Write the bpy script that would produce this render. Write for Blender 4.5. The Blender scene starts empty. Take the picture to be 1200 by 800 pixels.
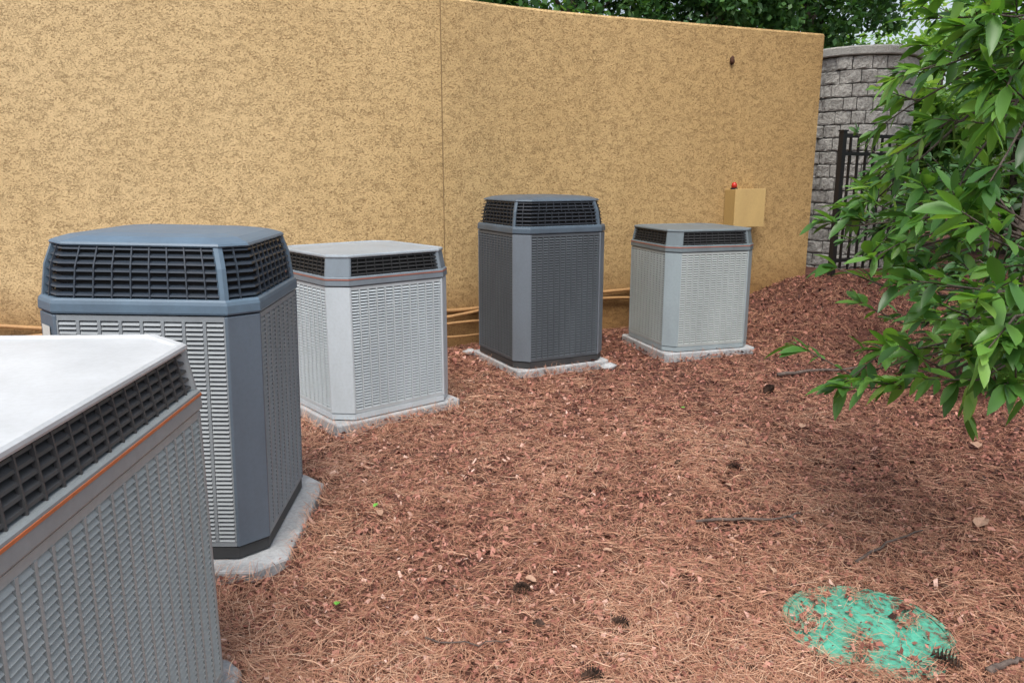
import bpy, math, random, bmesh
import numpy as np
from mathutils import Vector, noise
random.seed(5); rng = np.random.default_rng(5)
C = bpy.context.scene.collection
R = math.radians
# ------------------------------------------------------------------ camera
F = 900.0; H = 1.40; PITCH = math.atan(195/900)
cp, sp = math.cos(PITCH), math.sin(PITCH)
def ray(px, py):
    a = (px-600)/F; b = (400-py)/F
    return Vector((a, cp+b*sp, -sp+b*cp))
def at(px, py, z=0.0):
    d = ray(px, py); t = (z-H)/d.z
    return Vector((d.x*t, d.y*t, z))
def deep(px, py, zc):
    return ray(px, py)*zc + Vector((0, 0, H))
cam = bpy.data.cameras.new('camera'); co = bpy.data.objects.new('camera', cam); C.objects.link(co)
cam.sensor_width = 36; cam.lens = F/1200*36; cam.clip_start = .05; cam.clip_end = 600
co.location = (0, 0, H); co.rotation_euler = (math.pi/2-PITCH, 0, 0)
bpy.context.scene.camera = co
# ------------------------------------------------------------------ materials
def new_mat(name):
    m = bpy.data.materials.new(name); m.use_nodes = True
    nt = m.node_tree; return m, nt, nt.nodes['Principled BSDF']
def ramp(nt, stops):
    r = nt.nodes.new('ShaderNodeValToRGB'); e = r.color_ramp.elements
    while len(e) < len(stops): e.new(.5)
    for i, (p, c) in enumerate(stops):
        e[i].position = p; e[i].color = (c[0], c[1], c[2], 1)
    return r
def nz(nt, scale, detail=4, rough=.55, vec=None, dist=0):
    n = nt.nodes.new('ShaderNodeTexNoise'); n.inputs['Scale'].default_value = scale
    n.inputs['Detail'].default_value = detail; n.inputs['Roughness'].default_value = rough
    n.inputs['Distortion'].default_value = dist
    if vec is not None: nt.links.new(vec, n.inputs['Vector'])
    return n
def objvec(nt, scale=(1, 1, 1)):
    t = nt.nodes.new('ShaderNodeTexCoord'); mp = nt.nodes.new('ShaderNodeMapping')
    mp.inputs['Scale'].default_value = scale
    nt.links.new(t.outputs['Object'], mp.inputs['Vector']); return mp.outputs['Vector']
def bump(nt, b, height, strength, distance=.01):
    bp = nt.nodes.new('ShaderNodeBump'); bp.inputs['Strength'].default_value = strength
    bp.inputs['Distance'].default_value = distance
    nt.links.new(height, bp.inputs['Height']); nt.links.new(bp.outputs['Normal'], b.inputs['Normal'])
def mix(nt, fac, a, b, mode='MIX'):
    n = nt.nodes.new('ShaderNodeMix'); n.data_type = 'RGBA'; n.blend_type = mode
    if isinstance(fac, (int, float)): n.inputs[0].default_value = fac
    else: nt.links.new(fac, n.inputs[0])
    for s, v in ((6, a), (7, b)):
        if isinstance(v, (tuple, list)): n.inputs[s].default_value = (v[0], v[1], v[2], 1)
        else: nt.links.new(v, n.inputs[s])
    return n.outputs[2]
def paint(name, a, b, rough=.5, scale=5, bs=.03, metal=0, streak=True):
    m, nt, p = new_mat(name); v = objvec(nt, (1, 1, .35 if streak else 1))
    n = nz(nt, scale, 6, .65, v); r = ramp(nt, [(.3, b), (.62, a)])
    nt.links.new(n.outputs['Fac'], r.inputs['Fac'])
    v2 = objvec(nt); n2 = nz(nt, 70, 3, .6, v2); r2 = ramp(nt, [(.3, (.93, .93, .92)), (.6, (1, 1, 1))])
    nt.links.new(n2.outputs['Fac'], r2.inputs['Fac'])
    nt.links.new(mix(nt, 1.0, r.outputs['Color'], r2.outputs['Color'], 'MULTIPLY'), p.inputs['Base Color'])
    p.inputs['Roughness'].default_value = rough; p.inputs['Metallic'].default_value = metal
    bump(nt, p, n2.outputs['Fac'], bs, .002)
    return m
def attr_mat(name, stops, rough=.7, trans=0.0, spec=.4):
    m, nt, p = new_mat(name)
    a = nt.nodes.new('ShaderNodeAttribute'); a.attribute_name = 'rnd'
    r = ramp(nt, stops); nt.links.new(a.outputs['Fac'], r.inputs['Fac'])
    nt.links.new(r.outputs['Color'], p.inputs['Base Color']); p.inputs['Roughness'].default_value = rough
    p.inputs['Specular IOR Level'].default_value = spec
    if trans:
        t = nt.nodes.new('ShaderNodeBsdfTranslucent'); ms = nt.nodes.new('ShaderNodeMixShader')
        g = mix(nt, 1.0, r.outputs['Color'], (1.5, 1.4, .55), 'MULTIPLY'); nt.links.new(g, t.inputs['Color'])
        ms.inputs[0].default_value = trans
        out = nt.nodes['Material Output']
        nt.links.new(p.outputs[0], ms.inputs[1]); nt.links.new(t.outputs[0], ms.inputs[2]); nt.links.new(ms.outputs[0], out.inputs['Surface'])
    return m
def stucco():
    m, nt, p = new_mat('tan_stucco')
    v = objvec(nt, (1, 1, 1.6))
    n1 = nz(nt, 66, 4, .65, v, .35)
    r1 = ramp(nt, [(.33, (0, 0, 0)), (.46, (1, 1, 1))])
    nt.links.new(n1.outputs['Fac'], r1.inputs['Fac'])
    n2 = nz(nt, 13, 3, .55, v); r2 = ramp(nt, [(.42, (0, 0, 0)), (.62, (1, 1, 1))]); nt.links.new(n2.outputs['Fac'], r2.inputs['Fac'])
    n5 = nz(nt, 44, 4, .6, v, .4); r5b = ramp(nt, [(.455, (1, 1, 1)), (.485, (.0, .0, .0)), (.50, (0, 0, 0)), (.53, (1, 1, 1))]); nt.links.new(n5.outputs['Fac'], r5b.inputs['Fac'])
    worm = mix(nt, r2.outputs['Color'], (1, 1, 1), r5b.outputs['Color'])
    crev = mix(nt, 1.0, r1.outputs['Color'], mix(nt, .75, (1, 1, 1), worm), 'MULTIPLY')
    v3 = objvec(nt); n3 = nz(nt, .9, 4, .6, v3); r3 = ramp(nt, [(.3, (.64, .475, .245)), (.7, (.72, .55, .30))]); nt.links.new(n3.outputs['Fac'], r3.inputs['Fac'])
    n4 = nz(nt, 110, 5, .75, v3); r4 = ramp(nt, [(.32, (.74, .71, .65)), (.58, (1, 1, 1))]); nt.links.new(n4.outputs['Fac'], r4.inputs['Fac'])
    c = mix(nt, 1.0, r3.outputs['Color'], r4.outputs['Color'], 'MULTIPLY')
    r5 = ramp(nt, [(0, (.48, .41, .33)), (1, (1, 1, 1))]); nt.links.new(crev, r5.inputs['Fac'])
    c = mix(nt, 1.0, c, r5.outputs['Color'], 'MULTIPLY')
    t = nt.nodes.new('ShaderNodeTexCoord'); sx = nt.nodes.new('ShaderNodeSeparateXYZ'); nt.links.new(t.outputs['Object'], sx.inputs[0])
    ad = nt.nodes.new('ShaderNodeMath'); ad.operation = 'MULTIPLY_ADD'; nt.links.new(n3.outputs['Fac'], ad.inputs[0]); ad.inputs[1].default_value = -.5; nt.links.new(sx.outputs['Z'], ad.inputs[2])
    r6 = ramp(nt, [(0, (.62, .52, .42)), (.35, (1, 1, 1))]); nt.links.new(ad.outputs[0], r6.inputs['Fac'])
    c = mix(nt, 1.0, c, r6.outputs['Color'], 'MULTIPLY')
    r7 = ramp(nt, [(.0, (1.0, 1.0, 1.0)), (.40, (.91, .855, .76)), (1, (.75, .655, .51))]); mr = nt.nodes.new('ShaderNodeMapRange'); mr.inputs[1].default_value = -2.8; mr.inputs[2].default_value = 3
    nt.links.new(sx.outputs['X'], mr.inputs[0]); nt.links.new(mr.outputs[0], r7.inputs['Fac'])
    c = mix(nt, 1.0, c, r7.outputs['Color'], 'MULTIPLY')  # tan deepens towards the right end, shade there put into the colour
    nt.links.new(c, p.inputs['Base Color']); p.inputs['Roughness'].default_value = .85
    s = nt.nodes.new('ShaderNodeMath'); s.operation = 'MULTIPLY_ADD'
    sep = nt.nodes.new('ShaderNodeRGBToBW'); nt.links.new(crev, sep.inputs[0])
    nt.links.new(sep.outputs[0], s.inputs[0]); s.inputs[1].default_value = .8; nt.links.new(n4.outputs['Fac'], s.inputs[2])
    bump(nt, p, s.outputs[0], .85, .006)
    return m
def rough_mat(name, a, b, scale=12, bs=.5, dist=.01, rough=.9, fine=60):
    m, nt, p = new_mat(name); v = objvec(nt)
    n = nz(nt, scale, 6, .65, v); r = ramp(nt, [(.3, a), (.7, b)]); nt.links.new(n.outputs['Fac'], r.inputs['Fac'])
    n2 = nz(nt, fine, 4, .7, v); r2 = ramp(nt, [(.3, (.7, .7, .7)), (.65, (1, 1, 1))]); nt.links.new(n2.outputs['Fac'], r2.inputs['Fac'])
    nt.links.new(mix(nt, 1.0, r.outputs['Color'], r2.outputs['Color'], 'MULTIPLY'), p.inputs['Base Color'])
    p.inputs['Roughness'].default_value = rough; bump(nt, p, n2.outputs['Fac'], bs, dist); return m

M = {}
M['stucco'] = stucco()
M['joint'] = rough_mat('joint', (.24, .165, .075), (.30, .20, .09), bs=.2)
M['pipe'] = rough_mat('pipe_paint', (.36, .20, .08), (.49, .28, .115), 6, .3, .004, .6)
M['concrete'] = rough_mat('pad_concrete', (.32, .335, .345), (.50, .515, .525), 9, .25, .004, .85, 80)
M['block'] = rough_mat('split_block', (.31, .30, .275), (.60, .585, .54), 5, 1.0, .03, .95, 40)
M['mortar'] = rough_mat('mortar', (.06, .06, .055), (.10, .10, .09))
M['capstone'] = rough_mat('cap_stone', (.33, .325, .30), (.50, .49, .455), 8, .8, .02)
M['iron'] = paint('black_iron', (.006, .006, .007), (.010, .010, .011), .5)
M['box'] = paint('tan_box', (.44, .30, .115), (.38, .255, .095), .5)
M['boxlid'] = paint('tan_box_cover', (.53, .37, .15), (.46, .315, .13), .5)  # paler copy for the cover, light on the front put into its colour
M['red'] = paint('red_lens', (.55, .025, .015), (.45, .02, .01), .25)
M['black'] = paint('dark_inside', (.008, .008, .009), (.014, .014, .015), .8)
M['orange'] = paint('orange_stripe', (.55, .16, .06), (.42, .13, .05), .5)
M['brownred'] = paint('faded_stripe', (.30, .11, .075), (.22, .085, .06), .5)
M['bark'] = rough_mat('bark', (.06, .045, .035), (.15, .12, .095), 20, .8, .02)
M['twig'] = rough_mat('twig_wood', (.07, .05, .042), (.17, .13, .11), 30, .5, .005)
M['cone'] = attr_mat('cone_scale', [(0, (.018, .011, .009)), (1, (.10, .058, .04))], .8)
M['label'] = paint('paper_label', (.60, .60, .56), (.45, .45, .42), .6)
M['lump'] = rough_mat('lump', (.05, .02, .01), (.10, .04, .02))
M['needle'] = attr_mat('pine_needle', [(0, (.075, .030, .019)), (.2, (.215, .090, .056)), (.5, (.44, .210, .128)), (.8, (.62, .365, .235)), (1, (.76, .56, .41))], .6)
M['chip'] = attr_mat('bark_chip', [(0, (.028, .012, .009)), (.3, (.135, .048, .034)), (.6, (.30, .115, .082)), (.86, (.48, .23, .175)), (1, (.68, .48, .40))], .75)
M['leaf'] = attr_mat('glossy_leaf', [(0, (.020, .062, .018)), (.4, (.066, .182, .038)), (.75, (.155, .345, .066)), (1, (.33, .52, .13))], .36, .42, .5)
M['leaf_dark'] = attr_mat('dark_leaf', [(0, (.014, .040, .016)), (.5, (.045, .125, .038)), (1, (.14, .28, .08))], .5, .3)
M['leaf_hedge'] = attr_mat('hedge_leaf', [(0, (.018, .050, .020)), (.5, (.062, .165, .050)), (1, (.20, .36, .11))], .45, .35)
M['leaf_light'] = attr_mat('light_leaf', [(0, (.06, .14, .035)), (.5, (.18, .36, .09)), (1, (.40, .58, .22))], .5, .45)
M['dead'] = rough_mat('dead_leaf', (.35, .20, .13), (.58, .38, .27), 40, .3, .003)
M['sprout'] = paint('sprout', (.16, .42, .06), (.12, .34, .05), .5)
def ground_mat():
    m, nt, p = new_mat('mulch_ground'); v = objvec(nt)
    n = nz(nt, 45, 6, .75, v, .4); r = ramp(nt, [(.3, (.045, .02, .014)), (.5, (.15, .06, .04)), (.72, (.30, .135, .09))])
    nt.links.new(n.outputs['Fac'], r.inputs['Fac'])
    n2 = nz(nt, 1.2, 3, .5, v); r2 = ramp(nt, [(.35, (.7, .66, .64)), (.65, (1.05, 1, 1))]); nt.links.new(n2.outputs['Fac'], r2.inputs['Fac'])
    nt.links.new(mix(nt, 1.0, r.outputs['Color'], r2.outputs['Color'], 'MULTIPLY'), p.inputs['Base Color'])
    p.inputs['Roughness'].default_value = .95; bump(nt, p, n.outputs['Fac'], 1.0, .02); return m
M['ground'] = ground_mat()
def lid_mat():
    m, nt, p = new_mat('green_lid'); v = objvec(nt)
    n = nz(nt, 24, 6, .78, v, .2); r = ramp(nt, [(.40, (.14, .075, .055)), (.45, (.08, .30, .21)), (.56, (.085, .42, .29)), (.75, (.18, .52, .39))])
    nt.links.new(n.outputs['Fac'], r.inputs['Fac']); nt.links.new(r.outputs['Color'], p.inputs['Base Color'])
    p.inputs['Roughness'].default_value = .65; n2 = nz(nt, 120, 3, .6, v); bump(nt, p, n2.outputs['Fac'], .15, .003); return m
M['lid'] = lid_mat()
# ------------------------------------------------------------------ mesh helpers
class MB:
    def __init__(s): s.v = []; s.f = []; s.r = []
    def add(s, vs, fs, r=None):
        o = len(s.v); s.v += [tuple(v) for v in vs]; s.f += [tuple(i+o for i in f) for f in fs]
        if r is not None: s.r += [r]*len(fs)
    def hexa(s, p):
        s.add(p, [(3, 2, 1, 0), (4, 5, 6, 7), (0, 1, 5, 4), (1, 2, 6, 5), (2, 3, 7, 6), (3, 0, 4, 7)])
    def box(s, x0, x1, y0, y1, z0, z1):
        s.hexa([(x0, y0, z0), (x1, y0, z0), (x1, y1, z0), (x0, y1, z0), (x0, y0, z1), (x1, y0, z1), (x1, y1, z1), (x0, y1, z1)])
    def loft(s, rings, caps=True, closed=False):
        n = len(rings[0]); vs = [p for r in rings for p in r]; fs = []
        m = len(rings); rr = m if closed else m-1
        for k in range(rr):
            a = k*n; b = ((k+1) % m)*n
            for i in range(n):
                j = (i+1) % n; fs.append((a+i, a+j, b+j, b+i))
        if caps and not closed:
            fs.append(tuple(reversed(range(n)))); fs.append(tuple((m-1)*n+i for i in range(n)))
        s.add(vs, fs)
    def tube(s, pts, rad, n=8):
        pts = [Vector(p) for p in pts]; rings = []
        for i, p in enumerate(pts):
            d = (pts[min(i+1, len(pts)-1)]-pts[max(i-1, 0)]).normalized()
            up = Vector((0, 0, 1)) if abs(d.z) < .9 else Vector((1, 0, 0))
            a = d.cross(up).normalized(); b = a.cross(d)
            r = rad[i] if isinstance(rad, (list, tuple)) else rad
            rings.append([p+a*math.cos(2*math.pi*k/n)*r+b*math.sin(2*math.pi*k/n)*r for k in range(n)])
        s.loft(rings)
    def build(s, name, mat, parent=None, smooth=False, bevel=0):
        me = bpy.data.meshes.new(name); me.from_pydata(s.v, [], s.f); me.update()
        if s.r:
            a = me.attributes.new('rnd', 'FLOAT', 'FACE'); a.data.foreach_set('value', s.r)
        if not s.r:
            bm = bmesh.new(); bm.from_mesh(me); bmesh.ops.recalc_face_normals(bm, faces=bm.faces); bm.to_mesh(me); bm.free()
        if smooth: me.polygons.foreach_set('use_smooth', [True]*len(me.polygons))
        me.materials.append(mat); o = bpy.data.objects.new(name, me); C.objects.link(o)
        if parent: o.parent = parent
        if bevel:
            b = o.modifiers.new('bevel', 'BEVEL'); b.width = bevel; b.segments = 2; b.limit_method = 'ANGLE'
        return o
def np_mesh(name, V, Q, rnd, mat, parent=None, smooth=False):
    me = bpy.data.meshes.new(name); n = len(Q)
    me.vertices.add(len(V)); me.vertices.foreach_set('co', np.ascontiguousarray(V, dtype=np.float32).ravel())
    me.loops.add(n*4); me.loops.foreach_set('vertex_index', np.ascontiguousarray(Q, dtype=np.int32).ravel())
    me.polygons.add(n); me.polygons.foreach_set('loop_start', np.arange(0, n*4, 4, dtype=np.int32))
    me.update(calc_edges=True)
    if smooth: me.polygons.foreach_set('use_smooth', np.ones(n, dtype=bool))
    if rnd is not None:
        a = me.attributes.new('rnd', 'FLOAT', 'FACE'); a.data.foreach_set('value', np.clip(rnd, 0, 1).astype(np.float32))
    me.materials.append(mat); o = bpy.data.objects.new(name, me); C.objects.link(o)
    if parent: o.parent = parent
    return o
def tag(o, label=None, cat=None, group=None, kind=None):
    if label: o['label'] = label
    if cat: o['category'] = cat
    if group: o['group'] = group
    if kind: o['kind'] = kind
    return o
def empty(name, loc, rz=0):
    o = bpy.data.objects.new(name, None); C.objects.link(o); o.location = loc; o.rotation_euler = (0, 0, rz); o.empty_display_size = .1; return o
def sm(t):
    t = np.clip(t, 0, 1); return t*t*(3-2*t)
def gz(x, y):
    x = np.asarray(x, float); y = np.asarray(y, float)
    b = .010*np.sin(3.1*x+1.3*y)*np.sin(2.3*y-.7*x+1)+.006*np.sin(7.3*x+2+y)*np.sin(6.1*y-2*x)+.004*np.sin(15*x+3*y)*np.sin(13*y-4*x+.5)
    return b + .42*sm((x-1.4)/1.8)*sm((y-5.8)/1.8)
# ------------------------------------------------------------------ ground
gx = np.concatenate([[-250, -120, -60, -30, -15, -9, -6], np.arange(-4.5, 6, .045), [7, 9, 12, 18, 30, 60, 120, 250]])
gy = np.concatenate([[-60, -20, -6, -2, -.5], np.arange(.3, 9.5, .045), [10.5, 12, 15, 20, 35, 70, 140, 300]])
X, Y = np.meshgrid(gx, gy); Z = gz(X, Y)+rng.normal(0, .0035, X.shape)
dc = at(1015, 737, .0); DR = .245
Z = np.where(np.hypot(X-dc.x, Y-dc.y) < DR+.05, np.minimum(Z, float(gz(dc.x, dc.y))-.004), Z)
nx, ny = len(gx), len(gy)
idx = np.arange(nx*ny).reshape(ny, nx)
Q = np.stack([idx[:-1, :-1], idx[:-1, 1:], idx[1:, 1:], idx[1:, :-1]], -1).reshape(-1, 4)
g = np_mesh('ground', np.stack([X, Y, Z], -1).reshape(-1, 3), Q, None, M['ground'], smooth=True); tag(g, kind='structure')
# ------------------------------------------------------------------ stucco wall
WP = [(-7.5, 5.1), (-4.2, 5.66), (-2.2, 5.80), (-.75, 6.14), (.1, 6.60), (.87, 6.96), (2.99, 7.8), (4.0, 8.2)]
def cat(p0, p1, p2, p3, t):
    return tuple(.5*((2*b)+(-a+c)*t+(2*a-5*b+4*c-d)*t*t+(-a+3*b-3*c+d)*t**3) for a, b, c, d in zip(p0, p1, p2, p3))
path = []
ext = [(-10, 4.7)]+WP
for i in range(1, len(ext)-2):
    for k in range(24): path.append(cat(ext[i-1], ext[i], ext[i+1], ext[i+2], k/24))
path.append(WP[-2])
path = [Vector((a, b, 0)) for a, b in path]
wx = np.array([p.x for p in path]); wy = np.array([p.y for p in path])
def wall_y(x): return np.interp(x, wx, wy)
def wall_pt(x, off=0, z=0):
    y = float(wall_y(x)); y2 = float(wall_y(x+.02)); t = Vector((.02, y2-y, 0)).normalized(); n = Vector((t.y, -t.x, 0))
    return Vector((x, y, z))+n*off, t, n
WT = 2.72
mb = MB(); rings = []
for i, p in enumerate(path):
    t = (path[min(i+1, len(path)-1)]-path[max(i-1, 0)]).normalized(); n = Vector((t.y, -t.x, 0)); th = .24
    rings.append([p+Vector((0, 0, -.3)), p+Vector((0, 0, WT-.02)), p-n*.02+Vector((0, 0, WT)), p-n*(th-.02)+Vector((0, 0, WT)), p-n*th+Vector((0, 0, WT-.02)), p-n*th+Vector((0, 0, -.3))])
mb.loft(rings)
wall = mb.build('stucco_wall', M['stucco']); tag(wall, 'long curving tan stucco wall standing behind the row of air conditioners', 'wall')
p, t, n = wall_pt(-.545)
mb = MB(); a = p+n*.0025; w = t*.004
mb.hexa([a-w-n*.02, a-w, a+w, a+w-n*.02]+[q+Vector((0, 0, WT-.025)) for q in (a-w-n*.02, a-w, a+w, a+w-n*.02)])
mb.build('control_joint', M['joint'], wall)
def pipe(x0, x1, z0, z1, off, rad, ph, label):
    mb = MB(); pts = []
    for k in range(80):
        x = x0+(x1-x0)*k/79; s = k/79
        q, _, _ = wall_pt(x, off+.012*math.sin(3*x+ph), z0+(z1-z0)*s+.026*math.sin(2.3*x+ph)+.010*math.sin(6*x+2*ph))
        pts.append(q)
    mb.tube(pts, rad, 12)
    tag(mb.build('wall_pipe', M['pipe'], smooth=True), label, 'pipe', 'refrigerant pipes running along the foot of the wall')
pipe(-5.5, 1.35, .28, .355, .030, .016, 0, 'topmost tan insulated pipe running along the foot of the stucco wall')
pipe(-5.5, 1.30, .215, .30, .050, .014, 1.1, 'middle tan pipe along the wall, just under the topmost one')
pipe(-5.5, .25, .14, .19, .07, .012, 2.3, 'lower thin tan pipe along the wall that ends behind the dark tall unit')
pipe(-2.2, .2, .08, .12, .10, .010, 3.9, 'lowest short tan pipe sagging close to the mulch by the wall')
# ------------------------------------------------------------------ air conditioners
def octo(W, c, z):
    h = W/2
    return [Vector(q+(z,)) for q in ((-h+c, -h), (h-c, -h), (h, -h+c), (h, h-c), (h-c, h), (-h+c, h), (-h, h-c), (-h, -h+c))]
def louver_panel(root, p0, p1, z0, z1, col, pitch, mat, hf=.69):
    mb = MB(); u = (p1-p0); L = u.length; u.normalize(); n = Vector((u.y, -u.x, 0))
    def P(a, b, z): q = p0+u*a+n*b; return Vector((q.x, q.y, z))
    def pb(a0, a1, b0, b1, c0, c1):
        mb.hexa([P(a0, b1, c0), P(a1, b1, c0), P(a1, b0, c0), P(a0, b0, c0), P(a0, b1, c1), P(a1, b1, c1), P(a1, b0, c1), P(a0, b0, c1)])
    ed = .006
    pb(ed, L-ed, -.012, 0, z1-.018, z1); pb(ed, L-ed, -.012, 0, z0, z0+.018)
    nc = max(2, round((L-2*ed)/col)); cw = (L-2*ed)/nc; bw = col*.16
    for k in range(nc+1):
        c = ed+k*cw; a0 = max(ed, c-bw/2); a1 = min(L-ed, c+bw/2)
        pb(a0, a1, -.012, .0015, z0+.018, z1-.018)
    av = z1-z0-.036; nr = round(av/pitch); pitch = av/nr
    for r in range(nr):
        z = z0+.018+r*pitch; h = pitch*hf
        for k in range(nc):
            a0 = ed+k*cw+bw/2; a1 = ed+(k+1)*cw-bw/2; s = .002
            mb.hexa([P(a0+s, .002, z+.001), P(a1-s, .002, z+.001), P(a1-s, .0005, z+.001), P(a0+s, .0005, z+.001), P(a0, -.006, z+h), P(a1, -.006, z+h), P(a1, -.008, z+h), P(a0, -.008, z+h)])
    mb.build('louver_panel', mat, root)
def corner_post(root, W, c, i, z0, z1, mat):
    o = octo(W+.006, c, 0); q = octo(W-.03, c-.006, 0); j = (i+1) % 8
    def prof(r, z):
        a = r[i]+(r[(i-1) % 8]-r[i]).normalized()*.009; b = r[j]+(r[(j+1) % 8]-r[j]).normalized()*.009
        return [Vector((p.x, p.y, z)) for p in (a, r[i], r[j], b)]
    def full(z): return prof(o, z)+list(reversed(prof(q, z)))
    mb = MB(); mb.loft([full(z0), full(z1)]); mb.build('corner_post', mat, root, bevel=.003)
def lerp8(A, B, t): return [a.lerp(b, t) for a, b in zip(A, B)]
def grille(root, A, B, nb, ribs, mblade, mframe, corners=False):
    mb = MB()
    def inn(ring, d, dz):
        out = []
        for p in ring:
            r = Vector((p.x, p.y, 0)); l = r.length; out.append(Vector((p.x*(l-d)/l, p.y*(l-d)/l, p.z+dz)))
        return out
    for k in range(nb):
        r0 = lerp8(A, B, (k+.40)/nb)
        mb.loft([inn(r0, .004, 0), inn(r0, .006, .0055), inn(r0, .026, .012), inn(r0, .026, .007)], closed=True)
    for i in range(8):
        j = (i+1) % 8; L = (A[j]-A[i]).length; m = max(1, round(L/ribs))
        if corners and i % 2: continue
        u = (A[j]-A[i]).normalized(); n = Vector((u.y, -u.x, 0))
        for k in range(1, m):
            s = k/m; a = A[i].lerp(A[j], s); b = B[i].lerp(B[j], s); w = u*.0022; d = n*.010; e = n*.001
            mb.hexa([a-w-e, a+w-e, a+w-d, a-w-d, b-w-e, b+w-e, b+w-d, b-w-d])
    mb.build('louver_grille', mblade, root)
    if corners:
        for i in (1, 3, 5, 7):
            j = (i+1) % 8
            def prof(r):
                a = r[i]+(r[(i-1) % 8]-r[i]).normalized()*.012; b = r[j]+(r[(j+1) % 8]-r[j]).normalized()*.012
                o = [a, r[i], r[j], b]; o = [p*1.006+Vector((0, 0, -p.z*.006)) for p in o]
                return o+[Vector((p.x*.93, p.y*.93, p.z)) for p in reversed(o)]
            mb = MB(); mb.loft([prof(A), prof(B)]); mb.build('corner_cover', mframe, root, bevel=.003)
def flat_ribs(root, rings, mat, wd=.015):
    for i in (1, 3, 5, 7):
        def prof(r):
            a = r[i]+(r[(i-1) % 8]-r[i]).normalized()*wd; b = r[i]+(r[(i+1) % 8]-r[i]).normalized()*wd
            o = [Vector((p.x*1.004, p.y*1.004, p.z)) for p in (a, r[i], b)]
            return o+[Vector((p.x*.965, p.y*.965, p.z)) for p in reversed(o)]
        mb = MB(); mb.loft([prof(r) for r in rings]); mb.build('cap_rib', mat, root)
PADS = []
def pad(root_loc, yaw, W, cut, label, tilt=0):
    mb = MB(); h = .10
    mb.loft([octo(W, cut, -h+.06), octo(W, cut, .051), octo(W-.006, cut, .0575), octo(W-.016, cut, .06)])
    o = mb.build('concrete_pad', M['concrete']); o.location = (root_loc.x, root_loc.y, 0); o.rotation_euler = (0, tilt, yaw)
    tag(o, label, 'concrete pad'); PADS.append((root_loc.x, root_loc.y, yaw, W/2)); return o
def unit_low(loc, yaw, W, mats, label, col=.06, pitch=.0205, h=.95, c=.105, gm='grille_low'):
    body, post, cap, stripe, top = mats
    root = empty('air_conditioner', (loc.x, loc.y, .062), yaw); tag(root, label, 'air conditioner')
    mb = MB(); mb.loft([octo(W-.02, c, 0), octo(W+.002, c, .006), octo(W+.002, c, .036), octo(W-.02, c, .04)]); mb.build('base_pan', post, root)
    mb = MB(); mb.loft([octo(W-.06, c, .03), octo(W-.06, c, h-.17)]); mb.build('dark_core', M['core'], root)  # solid dark core behind the louvers, interior shade put into its colour
    z0, z1 = .041, h-.172; o = octo(W, c, 0)
    for i in (0, 2, 4, 6): louver_panel(root, o[i], o[i+1], z0, z1, col, pitch, body)
    for i in (1, 3, 5, 7): corner_post(root, W, c, i, z0, z1, post)
    b = h-.17
    mb = MB(); mb.loft([octo(W-.02, c, b), octo(W+.010, c, b+.003), octo(W+.014, c, b+.007), octo(W+.011, c, b+.048), octo(W+.002, c, b+.053), octo(W-.06, c, b+.054)]); mb.build('cap_band', cap, root)
    mb = MB(); mb.loft([octo(W+.0130, c, b+.035), octo(W+.0155, c, b+.036), octo(W+.0145, c, b+.0415), octo(W+.0122, c, b+.0425)], caps=False); mb.build('accent_stripe', stripe, root)
    A = octo(W-.004, c, b+.052); B = octo(W-.034, c-.004, h-.016)
    grille(root, A, B, 5, .055, M[gm], cap, True)
    mb = MB(); mb.loft([octo(W-.07, c-.005, b+.05), octo(W-.10, c-.01, h-.02)]); mb.build('dark_cap_core', M['black'], root)  # dark filler inside the cap, shade behind the grille painted in
    mb = MB(); mb.loft([octo(W-.08, c-.006, h-.019), octo(W-.026, c-.004, h-.017), octo(W-.022, c-.004, h-.012), octo(W-.024, c-.004, h-.005), octo(W-.036, c-.004, h), octo(W-.060, c-.006, h), octo(W-.070, c-.006, h-.005), octo(W-.40, c-.02, h-.003)]); mb.build('top_plate', top, root)
    return root
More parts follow.
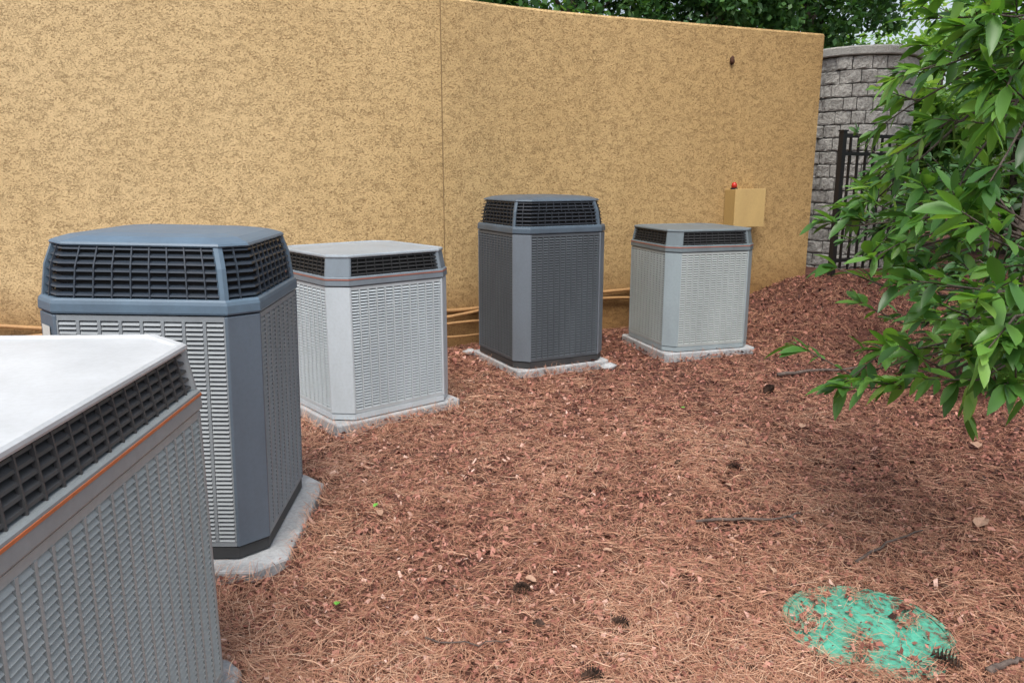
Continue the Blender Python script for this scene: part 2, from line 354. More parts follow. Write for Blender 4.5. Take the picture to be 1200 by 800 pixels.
def unit_tall(loc, yaw, W, mats, label, col=.085, pitch=.0185, h=1.2, c=.10, cap_h=.27, gmat='grille_tall', tilt=0):
    body, post, cap = mats
    root = empty('air_conditioner', (loc.x, loc.y, .062), yaw); root.rotation_euler = (0, tilt, yaw); tag(root, label, 'air conditioner')
    mb = MB(); mb.loft([octo(W-.02, c, 0), octo(W-.004, c, .006), octo(W-.004, c, .046), octo(W-.03, c, .05)]); mb.build('base_pan', M['base_dark'], root)
    b = h-cap_h
    mb = MB(); mb.loft([octo(W-.06, c, .04), octo(W-.06, c, b+.01)]); mb.build('dark_core', M['black'], root)  # dark body core, shade between the louvers given by its colour
    z0, z1 = .051, b-.002; o = octo(W, c, 0)
    for i in (0, 2, 4, 6): louver_panel(root, o[i], o[i+1], z0, z1, col, pitch, body)
    for i in (1, 3, 5, 7): corner_post(root, W, c, i, z0, z1, post)
    mb = MB(); mb.loft([octo(W-.02, c, b), octo(W+.008, c, b+.004), octo(W+.012, c, b+.010), octo(W+.010, c, b+.036), octo(W+.004, c, b+.047), octo(W-.008, c, b+.053), octo(W-.08, c, b+.055)]); mb.build('cap_band', cap, root)
    zt = h-.016; zm = b+.051+(zt-b-.051)*.6
    A = octo(W-.010, c, b+.051); Mid = octo(W-.034, c-.003, zm); B = octo(W-.076, c-.008, zt)
    grille(root, A, Mid, 4, .058, M[gmat], cap); grille(root, Mid, B, 3, .058, M[gmat], cap); flat_ribs(root, [A, Mid, B], cap)
    mb = MB(); mb.loft([octo(W-.070, c-.004, b+.050), octo(W-.093, c-.006, zm), octo(W-.137, c-.012, zt-.004)]); mb.build('dark_cap_core', M['black'], root)  # dark core closing the sloped cap, inner shade put into its colour
    mb = MB(); mb.loft([octo(W-.12, c-.010, zt-.003), octo(W-.072, c-.008, zt-.002), octo(W-.066, c-.008, zt+.003), octo(W-.074, c-.009, zt+.010), octo(W-.10, c-.011, h), octo(W-.165, c-.016, h+.011), octo(W-.29, c-.03, h+.019), octo(W-.52, c-.06, h+.023)]); mb.build('top_plate', cap, root)
    return root
M['core'] = paint('core_shadow', (.035, .037, .037), (.025, .027, .027), .8)
M['base_dark'] = paint('base_dark', (.03, .033, .036), (.05, .05, .05), .6)
M['grille_low'] = paint('grille_low', (.075, .078, .08), (.055, .055, .057), .5)
M['grille_black'] = paint('grille_black', (.022, .023, .024), (.016, .016, .017), .5)
M['grille_tall'] = paint('grille_tall', (.030, .042, .060), (.035, .044, .056), .35)
M['grille_coal'] = paint('grille_coal', (.016, .019, .025), (.02, .024, .03), .35)
p_white = paint('white_panel', (.47, .525, .55), (.41, .455, .475), .5); p_wpost = paint('white_post', (.50, .56, .60), (.44, .495, .525), .45)
p_capw = paint('cap_grey', (.18, .22, .255), (.145, .172, .20), .45); p_topm = paint('top_mid', (.31, .36, .40), (.26, .30, .33), .4, streak=False); p_topw = paint('top_pale', (.56, .59, .61), (.46, .485, .50), .4, 3.5, streak=False)
p_gpan = paint('grey_green_panel', (.39, .43, .43), (.33, .365, .365), .5); p_gpost = paint('grey_green_post', (.31, .345, .355), (.26, .29, .30), .45)
p_fpan = paint('far_panel', (.40, .44, .435), (.33, .365, .36), .5); p_fpost = paint('far_post', (.30, .365, .39), (.25, .30, .32), .45)
p_fcap = paint('far_cap', (.15, .188, .205), (.115, .137, .15), .45)
p_dpan = paint('mid_grey_panel', (.25, .28, .30), (.205, .228, .245), .5); p_dpost = paint('slate_post', (.112, .148, .188), (.095, .122, .153), .45)
p_dcap = paint('slate_cap', (.105, .162, .220), (.088, .130, .176), .42, streak=False)
p_kpan = paint('charcoal_panel', (.078, .092, .105), (.06, .07, .08), .5); p_kpost = paint('charcoal_post', (.145, .172, .20), (.12, .14, .162), .45); p_kcap = paint('charcoal_cap', (.075, .108, .142), (.06, .083, .107), .42, streak=False)
def center_from(corner, W, c, yaw, sx, sy):
    k = W/2-c/2; x, y = -sx*k, -sy*k
    return Vector((corner.x+x*math.cos(yaw)-y*math.sin(yaw), corner.y+x*math.sin(yaw)+y*math.cos(yaw), 0))
L1 = Vector((-1.305, 1.345, 0)); Y1 = R(2.5)
unit_low(L1, Y1, 1.11, (p_gpan, p_gpost, p_gpost, M['orange'], p_topw), 'nearest air conditioner, cut off by the picture edge, pale flat top and bright orange stripe', .052, .0150, .945, .115)
pad(L1, Y1, 1.15, .05, 'concrete pad under the nearest air conditioner with the pale flat top')
Y2 = R(3); W2 = .73; c2 = .085; T2 = R(1.4); L2 = center_from(at(299, 647, .06), W2, c2, Y2, 1, -1)
u2 = unit_tall(L2, Y2, W2, (p_dpan, p_dpost, p_dcap), 'big slate grey air conditioner with sloped black louvered cap, second from the camera', .066, .0155, 1.125, c2, .242, tilt=T2)
o8 = octo(W2+.012, c2, 0); mb = MB(); a = o8[7].lerp(o8[0], .2); b = o8[7].lerp(o8[0], .8)
mb.add([Vector((a.x, a.y, .74)), Vector((b.x, b.y, .74)), Vector((b.x, b.y, .84)), Vector((a.x, a.y, .84))], [(0, 1, 2, 3)]); mb.build('rating_label', M['label'], u2)
pad(L2, Y2, .89, .10, 'wide concrete pad with cut corner under the big slate grey air conditioner', T2)
Y5 = R(40); W5 = .785; L5 = center_from(at(403, 493, .06), W5, .092, Y5, -1, -1)
unit_low(L5, Y5, W5, (p_white, p_wpost, p_capw, M['brownred'], p_topm), 'whitest low air conditioner, standing between the two slate and charcoal tall ones', .052, .0165, .92, .092, 'grille_black')
pad(L5, Y5, .83, .02, 'concrete pad under the whitest low air conditioner')
Y3 = R(27); W3 = .745; L3 = center_from(at(611, 432, .06), W3, .09, Y3, -1, -1)
unit_tall(L3, Y3, W3, (p_kpan, p_kpost, p_kcap), 'tall charcoal air conditioner with sloped cap, between the two low pale ones', .048, .0180, 1.175, .09, .235, 'grille_coal')
pad(L3, Y3, .77, .02, 'bluish concrete pad under the tall charcoal air conditioner')
Y4 = R(17); W4 = .755; L4 = center_from(at(784, 412, .06), W4, .085, Y4, -1, -1)
unit_low(L4, Y4, W4, (p_fpan, p_fpost, p_fcap, M['brownred'], p_fcap), 'farthest air conditioner, low grey green with dark cap, below the tan wall box', .052, .0180, .935, .085, 'grille_black')
pad(L4, Y4, .80, .02, 'concrete pad under the farthest low grey green air conditioner')
# ------------------------------------------------------------------ box on the wall
best = min(np.arange(1.2, 2.9, .01), key=lambda x: abs(600+F*wall_pt(x, .1, 1.2)[0].x/((wall_pt(x, .1, 1.2)[0].y)*cp+(H-1.2)*sp)-874))
q, t, n = wall_pt(float(best), 0, 0)
zb = .925
yaw = math.atan2(t.y, t.x)
bx = empty('electrical_box', (q.x, q.y, zb), yaw); tag(bx, 'tan painted metal box with red lamp on top, fixed to the stucco wall', 'electrical box')
mb = MB(); mb.box(-.165, .165, -.16, -.002, 0, .34); mb.build('enclosure', M['box'], bx, bevel=.004)
mb = MB(); mb.box(-.172, .172, -.176, -.161, -.006, .347); mb.build('cover', M['boxlid'], bx, bevel=.003)
mb = MB(); mb.tube([(-.12, -.08, .341), (-.12, -.08, .355)], .034, 14); mb.build('lamp_base', M['black'], bx)
mb = MB(); mb.tube([(-.12, -.08, .355), (-.12, -.08, .385), (-.12, -.08, .40), (-.12, -.08, .408)], [.026, .026, .02, .006], 14); mb.build('red_lamp', M['red'], bx, smooth=True)
def blob(name, loc, r, mat, sq=(1, 1, 1), n=10, jit=.25):
    mb = MB(); rings = []
    for i in range(1, n):
        th = math.pi*i/n; rings.append([Vector((math.sin(th)*math.cos(2*math.pi*k/n)*sq[0], math.sin(th)*math.sin(2*math.pi*k/n)*sq[1], -math.cos(th)*sq[2]))*r*(1+random.uniform(-jit, jit)) for k in range(n)])
    mb.loft(rings); o = mb.build(name, mat, smooth=True); o.location = loc; return o
d = ray(857, 71)
best = min(np.arange(1.0, 2.9, .005), key=lambda x: abs(wall_pt(x)[0].x/wall_pt(x)[0].y-d.x/d.y)); q, t, n = wall_pt(float(best), .015)
tt = q.y/d.y; tag(blob('mud_nest', (q.x, q.y, H+d.z*tt), .030, M['lump'], (.7, .7, 1.2)), 'small dark brown lump stuck high on the stucco wall', 'mud nest')
# ------------------------------------------------------------------ round block pillar
px_, py_, pr = 3.74, 8.72, .57
col = empty('block_pillar', (px_, py_, .3)); tag(col, 'round grey split block pillar at the right end of the stucco wall', 'pillar')
ht = 2.58-.3
mb = MB(); mb.loft([[Vector((math.cos(a)*(pr-.022), math.sin(a)*(pr-.022), z)) for a in np.linspace(0, 2*math.pi, 48, endpoint=False)] for z in (-.4, ht-.005)]); mb.build('mortar_core', M['mortar'], col)
mb = MB(); rows = 18; rh = ht/(rows-1); nb = 21
for r in range(-1, rows-1):
    z0 = r*rh; a = (r % 2)*.5*2*math.pi/nb+random.uniform(-.05, .05)
    cuts = [a+(k+random.uniform(-.2, .2))*2*math.pi/nb for k in range(nb)]; cuts.append(cuts[0]+2*math.pi)
    for k in range(nb):
        a0 = cuts[k]+.008; a1 = cuts[k+1]-.008; g_ = .005
        seg = 5; ri = pr-.06; ro = pr+random.uniform(-.010, .012)
        outer = []
        for zz in (z0+g_, z0+g_+.014, z0+rh*.5, z0+rh-g_-.014, z0+rh-g_):
            ins = .008 if zz in (z0+g_, z0+rh-g_) else 0
            ring = [Vector((math.cos(a0)*ri, math.sin(a0)*ri, zz))]
            for s in range(seg+1):
                aa = a0+(a1-a0)*s/seg; rr = ro-ins+random.uniform(-.008, .009)-(.007 if s in (0, seg) else 0)
                ring.append(Vector((math.cos(aa)*rr, math.sin(aa)*rr, zz+random.uniform(-.003, .003))))
            ring.append(Vector((math.cos(a1)*ri, math.sin(a1)*ri, zz))); outer.append(ring)
        mb.loft(outer)
mb.build('blocks', M['block'], col)
mb = MB(); zc0 = ht+.004
mb.loft([[Vector((math.cos(a)*rr, math.sin(a)*rr, z)) for a in np.linspace(0, 2*math.pi, 48, endpoint=False)] for rr, z in ((pr-.1, zc0), (pr+.03, zc0), (pr+.04, zc0+.01), (pr+.04, zc0+.075), (pr+.02, zc0+.09), (.1, zc0+.095))]); mb.build('capstone', M['capstone'], col)
# ------------------------------------------------------------------ gate
ga = Vector((3.14, 7.53, 0)); gb = Vector((3.94, 7.95, 0)); gu = (gb-ga).normalized()
gt = empty('iron_gate', (ga.x, ga.y, .42), math.atan2(gu.y, gu.x)); tag(gt, 'black iron picket gate standing in front of the round block pillar', 'gate')
Lg = (gb-ga).length; top = 1.38
for xx in (0, Lg):
    mb = MB(); mb.box(xx-.026, xx+.026, -.026, .026, -.25, top); mb.box(xx-.032, xx+.032, -.032, .032, top+.001, top+.016); mb.build('post', M['iron'], gt)
for zz in (.14, top-.05, top-.22):
    mb = MB(); mb.box(.027, Lg-.027, -.016, .016, zz, zz+.034); mb.build('rail', M['iron'], gt)
for k in range(1, 8):
    mb = MB(); x = Lg*k/8; s = .0095
    mb.box(x-s, x+s, -s, s, .06, top-.025); mb.build('picket', M['iron'], gt)
# ------------------------------------------------------------------ green lid
lz = float(gz(dc.x, dc.y))-.012
ld = empty('access_lid', (dc.x, dc.y, lz), R(20)); tag(ld, 'round turquoise painted lid set in the ground, half covered with litter', 'lid')
def circ(r, z, n=48): return [Vector((math.cos(a)*r, math.sin(a)*r, z)) for a in np.linspace(0, 2*math.pi, n, endpoint=False)]
mb = MB(); mb.loft([circ(DR-.012, -.03), circ(DR-.012, .014), circ(DR-.016, .016), circ(.12, .0165), circ(.02, .017)]); mb.build('lid_plate', M['lid'], ld)
mb = MB(); mb.loft([circ(DR-.010, -.03), circ(DR+.008, -.03), circ(DR+.008, .014), circ(DR+.004, .017), circ(DR-.010, .0165)], closed=True); mb.build('rim', M['lid'], ld)
# ------------------------------------------------------------------ litter (uncountable)
def sample(n, x0, x1, y0, y1, pw):
    u = rng.random(n); y = (y0**pw+(y1**pw-y0**pw)*u)**(1/pw)
    lo = np.maximum(x0, -.72*y-.3); hi = np.minimum(x1, .80*y+.6)
    return lo+(hi-lo)*rng.random(n), y
def keep(x, y, padkeep=.03, lidkeep=.30):
    k = y < wall_y(x)-.01
    for (cx, cy, yw, h) in PADS:
        dx, dy = x-cx, y-cy; lx = dx*math.cos(yw)+dy*math.sin(yw); ly = -dx*math.sin(yw)+dy*math.cos(yw)
        ins = (abs(lx) < h+.002) & (abs(ly) < h+.002); edge = np.minimum(h-abs(lx), h-abs(ly)) < .02
        unit = (abs(lx) < h-.03) & (abs(ly) < h-.03)
        k &= ~(ins & ((rng.random(len(x)) > np.where(edge, padkeep*2.5, padkeep)) | unit))
    d = np.hypot(x-dc.x, y-dc.y)
    pat = np.sin(19*x+3)*np.sin(23*y+1)+.6*np.sin(41*x-17*y)
    k &= ~((d < DR) & (rng.random(len(x)) > np.where(pat+.9*(d/DR)**6 > .72, .8, lidkeep*.38)))
    return k
def elev(x, y):
    z = gz(x, y)
    for (cx, cy, yw, h) in PADS:
        dx, dy = x-cx, y-cy; lx = dx*math.cos(yw)+dy*math.sin(yw); ly = -dx*math.sin(yw)+dy*math.cos(yw)
        mx = np.maximum(abs(lx), abs(ly))
        z = np.where(mx < h, np.maximum(z, .061), z)
        z = z+.022*np.exp(-np.clip(mx-h, 0, 9)/.06)*(mx >= h)
    d = np.hypot(x-dc.x, y-dc.y); z = np.where(d < DR+.01, lz+.017, z)
    return z
def patchy(x, y):
    p = np.sin(1.7*x+.6*y)*np.sin(1.3*y-.8*x+1)+.7*np.sin(3.9*x-1.1*y+2)*np.sin(3.1*y+1.9*x)+.5*np.sin(7.7*x+2.3*y)*np.sin(6.7*y-3.1*x+.7)
    return np.clip(.5+.33*p, 0, 1)
def fresh_to_shaded(x, y):    # fresher straw near the units, shade under the shrubs and on the far bank put into litter colour
    return np.clip(.5*np.clip(y/4-.6, -.5, 1)+.55*np.clip((x-.6)/1.6, -.2, 1), -.3, 1.2)
def needles(n, seed_pw, Lr, wr):
    cx, cy = sample(n//3, -4.4, 5.5, .95, 9.2, seed_pw)
    kk = rng.random(len(cx)) < (.50+.70*patchy(cx, cy))*np.clip(1.02-.42*fresh_to_shaded(cx, cy), .45, 1); cx, cy = cx[kk], cy[kk]; n3 = len(cx)
    x = np.repeat(cx, 3)+rng.normal(0, .012, n3*3); y = np.repeat(cy, 3)+rng.normal(0, .012, n3*3)
    a = np.repeat(rng.random(n3)*2*np.pi, 3)+rng.normal(0, .22, len(x))
    k = keep(x, y); x, y, a = x[k], y[k], a[k]; m = len(x)
    L = rng.uniform(Lr[0], Lr[1], m); w = rng.uniform(wr[0], wr[1], m)*(.75+.12*y)
    dx, dy = np.cos(a), np.sin(a); sx, sy = -dy, dx; bow = rng.normal(0, .09, m)*L
    P = []; lift = np.abs(rng.normal(0, .008, m))+.005
    for s, off in ((-.5, 0), (0, 1), (.5, 0)):
        qx = x+dx*L*s+sx*bow*off; qy = y+dy*L*s+sy*bow*off
        qz = elev(qx, qy)+lift+np.abs(rng.normal(0, .004, m))+.004*off
        ww = w*(1 if off else .7); tz = rng.normal(0, .5, m)*ww
        P.append(np.stack([qx-sx*ww, qy-sy*ww, qz-tz], -1)); P.append(np.stack([qx+sx*ww, qy+sy*ww, qz+tz], -1))
    V = np.stack(P, 1).reshape(-1, 3); b = np.arange(m)[:, None]*6
    Q = np.stack([b+np.array([0, 1, 3, 2]), b+np.array([2, 3, 5, 4])], 1).reshape(-1, 4)
    r = np.clip(rng.beta(2.0, 1.9, m)*.78+.22*patchy(x, y)+.08-.16*fresh_to_shaded(x, y), 0, 1)
    return V, Q, np.repeat(r, 2)
V, Q, r = needles(300000, .5, (.04, .12), (.00042, .00075))
tag(np_mesh('pine_straw', V, Q, r, M['needle']), 'loose reddish brown pine needles strewn over the ground', 'pine needles', kind='stuff')
def chips(n):
    x, y = sample(n, -4.4, 5.5, .95, 9.3, .8); k = keep(x, y, .015, .3); x, y = x[k], y[k]; m = len(x)
    s = np.minimum(rng.gamma(2.0, .0022, m)+.0022, .014); s *= (.85+.06*y); asp = rng.uniform(.25, .9, m); a = rng.random(m)*2*np.pi
    tx, ty = rng.normal(0, .5, m), rng.normal(0, .5, m)
    z = elev(x, y)+.003+rng.random(m)*.013; P = []
    for cx, cy in ((-1, -1), (1, -1), (1, 1), (-1, 1)):
        ux = cx*s*rng.uniform(.5, 1.2, m); uy = cy*s*asp*rng.uniform(.4, 1.2, m)
        P.append(np.stack([x+ux*np.cos(a)-uy*np.sin(a), y+ux*np.sin(a)+uy*np.cos(a), z+ux*tx+uy*ty+np.abs(rng.normal(0, .002, m))], -1))
    V = np.stack(P, 1).reshape(-1, 3); Q = np.arange(m*4).reshape(-1, 4)
    return V, Q, np.clip(rng.beta(1.5, 1.8, m)+.05-.16*fresh_to_shaded(x, y), 0, 1)
V, Q, r = chips(240000)
tag(np_mesh('bark_mulch', V, Q, r, M['chip']), 'small red brown bark flakes and leaf bits covering the ground', 'mulch', kind='stuff')
# ------------------------------------------------------------------ pine cones, twigs, dead leaves
def cone_mesh():
    mb = MB(); nr = 9
    for i in range(nr):
        t = i/(nr-1); z = -.5+t; rad = .34*math.sin(math.pi*(.12+.80*t))**.8; n = 9
        for k in range(n):
            a = 2*math.pi*(k+.5*(i % 2))/n; w = .32*2*math.pi*rad/n+.03; d = Vector((math.cos(a), math.sin(a), 0)); s = Vector((-d.y, d.x, 0)); zz = Vector((0, 0, z))
            i0 = d*rad*.25+zz; o0 = d*rad*1.15+zz+Vector((0, 0, .10)); th = Vector((0, 0, .035))
            mb.add([i0-s*w*.4, i0+s*w*.4, o0+s*w, o0+d*.05+th*.6, o0-s*w, i0+th, o0+th*1.2], [(0, 1, 2, 3), (0, 3, 4), (5, 4, 6), (5, 6, 2), (6, 4, 3), (6, 3, 2)], random.random())
    return mb
proto = cone_mesh().build('pine_cone', M['cone'])
def put_cone(o, px, py, s, label):
    p = at(px, py, .02); p.z = float(gz(p.x, p.y))+s*.34; o.location = p; o.scale = (s, s, s); o.rotation_euler = (R(random.uniform(60, 110)), R(random.uniform(-30, 30)), random.uniform(0, 6.3)); tag(o, label, 'pine cone', 'pine cones lying on the mulch')
cones = [(613, 687, .055, 'dark pine cone in mid ground with a pale leaf scrap beside it'), (727, 728, .052, 'dark pine cone lying nearer and right of the one with the leaf scrap'), (693, 793, .06, 'pine cone cut by the bottom edge of the picture'),
         (1112, 776, .075, 'largest pine cone, at the right rim of the turquoise lid'), (858, 548, .06, 'pine cone in the middle of the mulch, beyond the long twig'), (900, 459, .075, 'pine cone lying farthest back, below the dark fallen branch'), (795, 541, .04, 'little pine cone left of the one in the middle of the mulch'), (632, 728, .042, 'worn pine cone between the two dark ones near the foreground')]
for i, (a, b, s, l) in enumerate(cones):
    o = proto if i == 0 else proto.copy()
    if i: C.objects.link(o)
    put_cone(o, a, b, s, l)
def twig(pts, rad, label, side=None):
    P = []
    for (a, b) in pts:
        p = at(a, b, .03); p.z = float(gz(p.x, p.y))+.024; P.append(p)
    Q_ = []
    for i in range(len(P)-1):
        for k in range(4): q = P[i].lerp(P[i+1], k/4); q += Vector((random.uniform(-.006, .006), random.uniform(-.006, .006), random.uniform(-.003, .006))); Q_.append(q)
    Q_.append(P[-1]); n = len(Q_); mb = MB(); mb.tube(Q_, [rad*(1-.6*i/n) for i in range(n)], 7)
    if side:
        i, (a, b) = side; e = at(a, b, .04); mb.tube([Q_[i], Q_[i].lerp(e, .5)+Vector((0, 0, .01)), e], [rad*.6, rad*.5, rad*.3], 6)
    tag(mb.build('fallen_twig', M['twig'], smooth=True), label, 'twig')
twig([(815, 609), (870, 607), (915, 608), (938, 601)], .007, 'long thin fallen twig lying level across the middle mulch', (9, (935, 612)))
twig([(1005, 655), (1040, 636), (1083, 617)], .006, 'slanting fallen twig right of the long level one')
twig([(912, 439), (950, 433), (990, 431), (1010, 428)], .014, 'dark thick fallen branch farthest back near the shrub')
twig([(1157, 783), (1180, 774), (1200, 768)], .012, 'stub of pale wood in the bottom right corner')
twig([(500, 747), (560, 752), (600, 745)], .003, 'faint thin twig in the near mulch left of the cones')
def dead_leaf(px, py, L, label, mat='dead'):
    mb = MB(); n = 6; vs = []; fs = []
    for i in range(n+1):
        t = i/n; w = .34*math.sin(math.pi*min(1, t*1.02+.01))**.7*(1+.15*math.sin(9*t)) if 0 < i < n else .02; z = .12*math.sin(math.pi*t)
        vs += [(t-.5, -w, z+.10*random.random()), (t-.5, 0, z*.5), (t-.5, w, z+.14*random.random())]
    for i in range(n):
        for j in range(2): a = i*3+j; fs.append((a, a+1, a+4, a+3))
    mb.add(vs, fs); o = mb.build('fallen_leaf', M[mat]); p = at(px, py, .02); p.z = float(gz(p.x, p.y))+.024
    o.location = p; o.scale = (L, L, L); o.rotation_euler = (random.uniform(-.2, .2), random.uniform(-.2, .2), random.uniform(0, 6.3)); tag(o, label, 'leaf')
dead_leaf(1150, 614, .085, 'largest pale dry leaf, lying right of the slanting twig')
dead_leaf(1143, 523, .085, 'pale dry leaf below the glossy shrub')
dead_leaf(852, 571, .055, 'small pinkish dry leaf just in front of the middle pine cone')
dead_leaf(622, 679, .045, 'pale leaf scrap touching the mid ground pine cone')
dead_leaf(822, 474, .06, 'dry leaf far back in front of the farthest unit')
dead_leaf(445, 604, .045, 'pale dry leaf beside the slate unit, left side of the mulch')
dead_leaf(905, 667, .04, 'little dry leaf between the level twig and the turquoise lid')
dead_leaf(712, 645, .035, 'tiny dry leaf alone in the centre foreground')
dead_leaf(940, 500, .06, 'dry leaf in the far mulch under the shrub tips')
dead_leaf(395, 708, .032, 'fresh green leaf bit lying on the near left mulch', 'sprout')
dead_leaf(440, 595, .028, 'small green leaf bit behind the pale leaf near the slate unit', 'sprout')
dead_leaf(800, 478, .03, 'tiny green leaf bit far back on the mulch', 'sprout')
for (a, b, s, l) in ((551, 413, .055, 'small grey concrete lump left of the charcoal unit'), (713, 430, .06, 'flat grey concrete scrap right of the charcoal unit pad'), (262, 794, .05, 'grey concrete lump at the foot of the nearest unit')):
    p = at(a, b, .02); o = blob('concrete_lump', (p.x, p.y, .025), s, M['concrete'], (1, .8, .45), 8, .18); tag(o, l, 'rubble')
# ------------------------------------------------------------------ foliage
TS = np.array([0, .22, .5, .78, 1.0]); TW = np.array([.10, .75, 1.0, .68, .03])
def leaf_mesh(name, P, D, N, L, Wd, droop, rnd, mat, parent):
    P, D, N = map(np.asarray, (P, D, N)); m = len(P)
    D = D/np.linalg.norm(D, axis=1, keepdims=True); S = np.cross(D, N); S /= np.linalg.norm(S, axis=1, keepdims=True)+1e-9; N = np.cross(S, D)
    V = np.zeros((m, 5, 3, 3))
    for i in range(5):
        c = P+D*(L*TS[i])[:, None]; c[:, 2] -= droop*L*TS[i]**2
        w = (Wd*TW[i]/2)[:, None]
        V[:, i, 0] = c-S*w+N*w*.30; V[:, i, 1] = c; V[:, i, 2] = c+S*w+N*w*.30
    b = np.arange(m)[:, None]*15; q = []
    for i in range(4):
        for j in range(2): q.append(b+np.array([i*3+j, i*3+j+1, i*3+j+4, i*3+j+3]))
    Q = np.stack(q, 1).reshape(-1, 4)
    return np_mesh(name, V.reshape(-1, 3), Q, np.repeat(rnd, 8), mat, parent, True)
def shrub(name, base, tips, nt, leafL, mat, label, cat_, spread=.2, per=13):
    root = empty(name, base); tag(root, label, cat_); base = Vector(base); mb = MB(); P = []; D = []; N = []; Ls = []; rn = []
    hubs = []
    for k in range(4):
        h = base+Vector((random.uniform(-.15, .15), random.uniform(-.3, .3), .7+.35*k)); hubs.append(h)
        mb.tube([Vector((random.uniform(-.06, .06), random.uniform(-.06, .06), -.1)), (h-base)*.5+Vector((random.uniform(-.05, .05), random.uniform(-.05, .05), 0)), h-base], [.028, .022, .012], 7)
    for tp in tips:
        h = min(hubs, key=lambda q: (q-tp).length+random.uniform(0, .2)); mid = h.lerp(tp, .55)+Vector((0, 0, .12))
        mb.tube([h-base, mid-base, tp-base], [.008, .005, .003], 6)
        for k in range(nt):
            s = random.uniform(.35, 1)
            if k == 0: s = 1
            st = h.lerp(mid, s/.55) if s < .55 else mid.lerp(tp, (s-.55)/.45)
            dr = (tp-h).normalized()+Vector((random.gauss(0, .6), random.gauss(0, .6), random.gauss(-.02, .45))); dr.normalize()
            ln = random.uniform(.6, 1.5)*spread; en = st+dr*ln; mb.tube([st-base, (st+dr*ln*.5)-base, en-base], [.0035, .0025, .0015], 5)
            br = random.random()
            for j in range(per):
                f = 1-(random.random()**1.6)*.85; q = st.lerp(en, f)-base
                a = j*2.4+random.uniform(-.3, .3); sd = dr.cross(Vector((0, 0, 1))).normalized(); u2_ = sd.cross(dr)
                rad = sd*math.cos(a)+u2_*math.sin(a); ld_ = dr*random.uniform(.45, 1.2)+rad*random.uniform(.4, .9)+Vector((0, 0, -.10))
                nn = Vector((0, 0, 1))+dr*-.3+Vector((random.gauss(0, .4), random.gauss(-.1, .4), 0))
                P.append(tuple(q)); D.append(tuple(ld_)); N.append(tuple(nn)); Ls.append(random.uniform(*leafL)*random.choice((.55, .8, 1, 1))); rn.append(.45*br+.55*random.betavariate(2, 2.0))
    mb.build('branches', M['bark'], root, smooth=True)
    Ls = np.array(Ls); leaf_mesh('foliage', P, D, N, Ls, Ls*rng.uniform(.31, .41, len(Ls)), rng.uniform(.05, .36, len(Ls)), np.array(rn), mat, root)
tipsA = [(1130, 35, 3.0), (1090, 85, 3.1), (1115, 75, 2.9), (1115, 140, 2.8), (1065, 125, 3.3), (1070, 185, 3.2), (1035, 205, 3.2), (1025, 235, 3.0), (1000, 265, 2.9), (1015, 305, 2.9), (1035, 335, 2.8), (1065, 280, 2.7), (1060, 380, 2.9), (1025, 420, 2.8), (1000, 440, 2.8), (1060, 455, 2.6), (1100, 430, 2.5), (1145, 445, 2.4), (1190, 455, 2.3), (1180, 410, 2.2), (1060, 240, 3.0), (1085, 310, 2.9), (1090, 230, 2.8), (1075, 345, 2.9),
         (1130, 65, 2.6), (1160, 5, 2.5), (1165, 30, 2.4), (1145, 20, 2.7), (1185, 90, 2.2), (1150, 120, 2.4), (1180, 180, 2.1), (1120, 215, 2.5), (1140, 270, 2.2), (1185, 285, 2.0), (1155, 340, 2.1), (1100, 335, 2.4), (1190, 370, 2.0), (1130, 375, 2.2), (1160, -30, 2.6), (1190, 20, 2.3), (1210, 60, 2.3), (1180, 55, 2.6), (1215, 230, 2.2), (1220, 330, 2.1), (1205, -60, 2.5), (1190, -15, 2.5)]
shrub('broadleaf_shrub', (2.25, 2.75, 0), [deep(*t_) for t_ in tipsA], 5, (.07, .125), M['leaf'], 'near glossy leaved shrub reaching in from the right edge of the picture', 'shrub', .165, 10)
tipsB = [(1060, 225, 5.6), (1055, 265, 5.5), (1045, 200, 5.8), (1090, 260, 5.2), (1130, 220, 5.4), (1170, 260, 5.3), (1120, 320, 5.2), (1170, 330, 5.1), (1200, 290, 5.0), (1140, 380, 5.2), (1190, 400, 5.0), (1100, 390, 5.2), (1180, 420, 4.8), (1140, 410, 4.9), (1210, 350, 4.8)]
shrub('broadleaf_shrub', (3.35, 5.1, 0), [deep(*t_) for t_ in tipsB], 8, (.09, .14), M['leaf_dark'], 'darker shrub standing behind the near glossy leaved one', 'shrub', .30, 12)
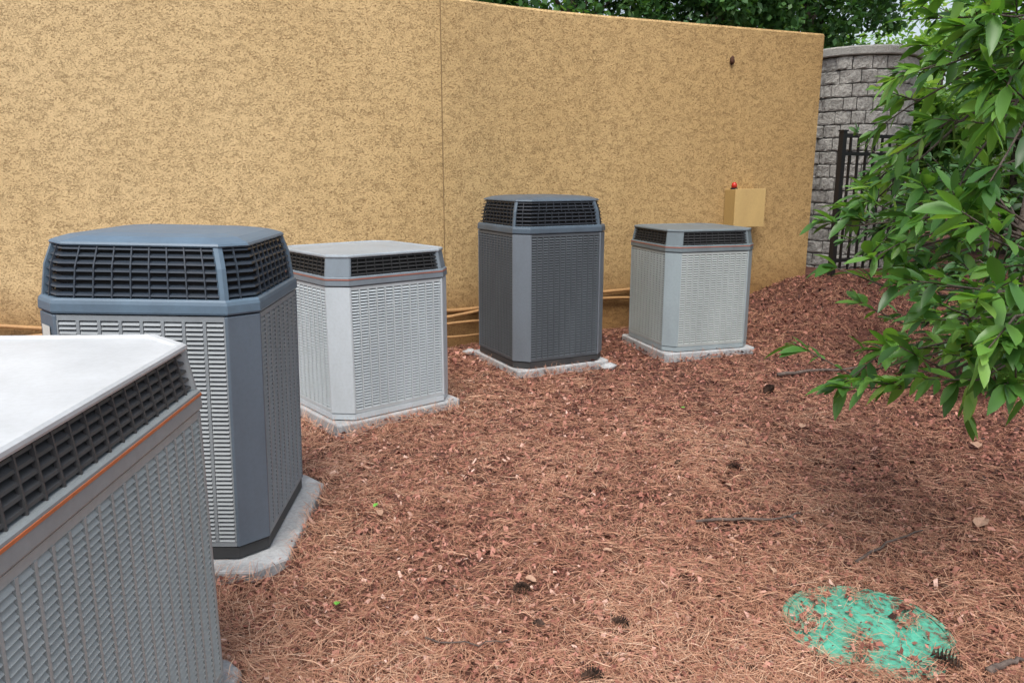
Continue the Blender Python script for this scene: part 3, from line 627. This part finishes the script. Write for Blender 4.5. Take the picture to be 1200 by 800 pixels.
def tree(name, x, y, z0, z1, rad, nl, size, mat, label, cat_='tree', clumps=60, th=.09, group=None):
    gz0 = float(gz(x, y)); root = empty(name, (x, y, gz0)); tag(root, label, cat_, group); mb = MB()
    zc = (z0+z1)/2; hh = (z1-z0)/2
    mb.tube([(0, 0, -.2), (.05, .03, z0*.6+.3), (-.04, .05, zc), (0, 0, z1-.3*hh)], [th, th*.8, th*.55, th*.2], 9)
    for k in range(7):
        a = k*2.4; zz = z0+.3+(z1-z0)*.6*k/7; mb.tube([(0, 0, zz), (math.cos(a)*rad*.4, math.sin(a)*rad*.4, zz+.25*hh), (math.cos(a)*rad*.75, math.sin(a)*rad*.75, zz+.4*hh)], [th*.4, th*.25, th*.08], 6)
    mb.build('trunk', M['bark'], root, smooth=True)
    u = rng.normal(size=(clumps, 3)); u /= np.linalg.norm(u, axis=1, keepdims=True); rr = rng.uniform(.45, 1.0, clumps)**.6
    cc = u*rr[:, None]*np.array([rad, rad, hh])*.88+np.array([0, 0, zc]); cs = rng.uniform(.16, .32, clumps)*rad*.8; cb = rng.random(clumps)
    k = rng.integers(0, clumps, nl); d = rng.normal(size=(nl, 3)); d /= np.linalg.norm(d, axis=1, keepdims=True)
    P = cc[k]+d*(cs[k]*rng.random(nl)**.4)[:, None]; P[:, 2] = np.maximum(P[:, 2], .05)
    D = d+rng.normal(0, .7, (nl, 3)); D[:, 2] -= .3; D /= np.linalg.norm(D, axis=1, keepdims=True)
    N = rng.normal(0, .5, (nl, 3))+np.array([0, 0, 1]); S = np.cross(D, N); S /= np.linalg.norm(S, axis=1, keepdims=True)
    L = rng.uniform(.7, 1.3, nl)*size; w = L*rng.uniform(.25, .38, nl)
    V = np.stack([P, P+D*(L*.45)[:, None]-S*w[:, None], P+D*L[:, None], P+D*(L*.5)[:, None]+S*w[:, None]], 1).reshape(-1, 3)
    hgt = (P[:, 2]-z0)/(z1-z0)
    np_mesh('crown', V, np.arange(nl*4).reshape(-1, 4), .35*cb[k]+.4*rng.random(nl)+.2*hgt, mat, root)
G = 'evergreens crowding behind the stucco wall'
for i, (x, y, z0, z1, r_) in enumerate(((-1.2, 9.3, 1.4, 5.6, 1.4), (.7, 9.4, 1.5, 5.4, 1.35), (2.4, 9.9, 1.6, 5.4, 1.35), (3.9, 10.7, 1.7, 5.2, 1.25), (1.0, 12.6, 1.5, 6.5, 2.1), (3.6, 13.2, 1.2, 6.2, 2.0))):
    tree('evergreen_tree', x, y, z0, z1, r_, 15000, .085, M['leaf_hedge'], ['leftmost dark evergreen behind the wall top', 'dark evergreen behind the wall, second from the left', 'dark evergreen above the middle of the visible wall top', 'dark evergreen above the right end of the wall', 'tall evergreen set back behind the front ones', 'wide evergreen set back behind the right end of the wall'][i], group=G, clumps=130)
for i, (x, y, z0, z1, r_, m_) in enumerate(((6.3, 9.8, .2, 2.7, 1.15, 'leaf_light'), (5.3, 10.6, .1, 2.2, .9, 'leaf_light'), (8.4, 11.0, .3, 4.2, 1.6, 'leaf_light'), (7.4, 8.2, .2, 3.0, 1.2, 'leaf_light'), (11.0, 13.5, .5, 7.0, 2.4, 'leaf_light'), (8.3, 15.5, .4, 4.6, 1.9, 'leaf_light'), (6.2, 16.5, .3, 4.0, 1.8, 'leaf_light'), (13.5, 18, .4, 8, 2.8, 'leaf_dark'), (5.8, 6.8, .1, 2.0, 1.0, 'leaf_light'))):
    tree('leafy_tree', x, y, z0, z1, r_, 6500, .13, M[m_], ['bright green bush beyond the gate', 'small bright bush right behind the block pillar', 'bright green tree right of the gate, taller than the bush', 'green bush in the right gap beyond the shrubs', 'tall pale green tree at the far right', 'rounded tree in the far gap right of the pillar', 'pale tree in the distance behind the pillar', 'tall dark tree farthest to the right', 'low green bush on the right, behind the two shrubs'][i], 'tree', clumps=60)
tree('leafy_tree', 5.3, 6.0, 3.4, 6.4, 2.4, 6000, .15, M['leaf_dark'], 'tall tree standing right of the picture whose canopy shades the gate corner', 'tree', clumps=80, th=.14)
# ------------------------------------------------------------------ light
w = bpy.data.worlds.new('World'); bpy.context.scene.world = w; w.use_nodes = True; nt = w.node_tree
sky = nt.nodes.new('ShaderNodeTexSky'); sky.sky_type = 'NISHITA'; sky.sun_disc = False
to_sun = Vector((-.08, -.62, 1.12)).normalized()
sky.sun_elevation = math.asin(to_sun.z); sky.sun_rotation = math.atan2(to_sun.x, to_sun.y); sky.dust_density = 4; sky.air_density = 1.0
hs = nt.nodes.new('ShaderNodeHueSaturation'); hs.inputs['Saturation'].default_value = .55; hs.inputs['Value'].default_value = 1.55
nt.links.new(sky.outputs[0], hs.inputs['Color']); nt.links.new(hs.outputs[0], nt.nodes['Background'].inputs['Color'])
nt.nodes['Background'].inputs['Strength'].default_value = .15
sl = bpy.data.lights.new('sun', 'SUN'); sl.energy = 2.2; sl.angle = R(26); sl.color = (1, .96, .90)
so = bpy.data.objects.new('sun', sl); C.objects.link(so); so.rotation_euler = (-to_sun).to_track_quat('-Z', 'Y').to_euler()
vs = bpy.context.scene.view_settings; vs.view_transform = 'Standard'; vs.look = 'None'; vs.exposure = 0; vs.gamma = 1
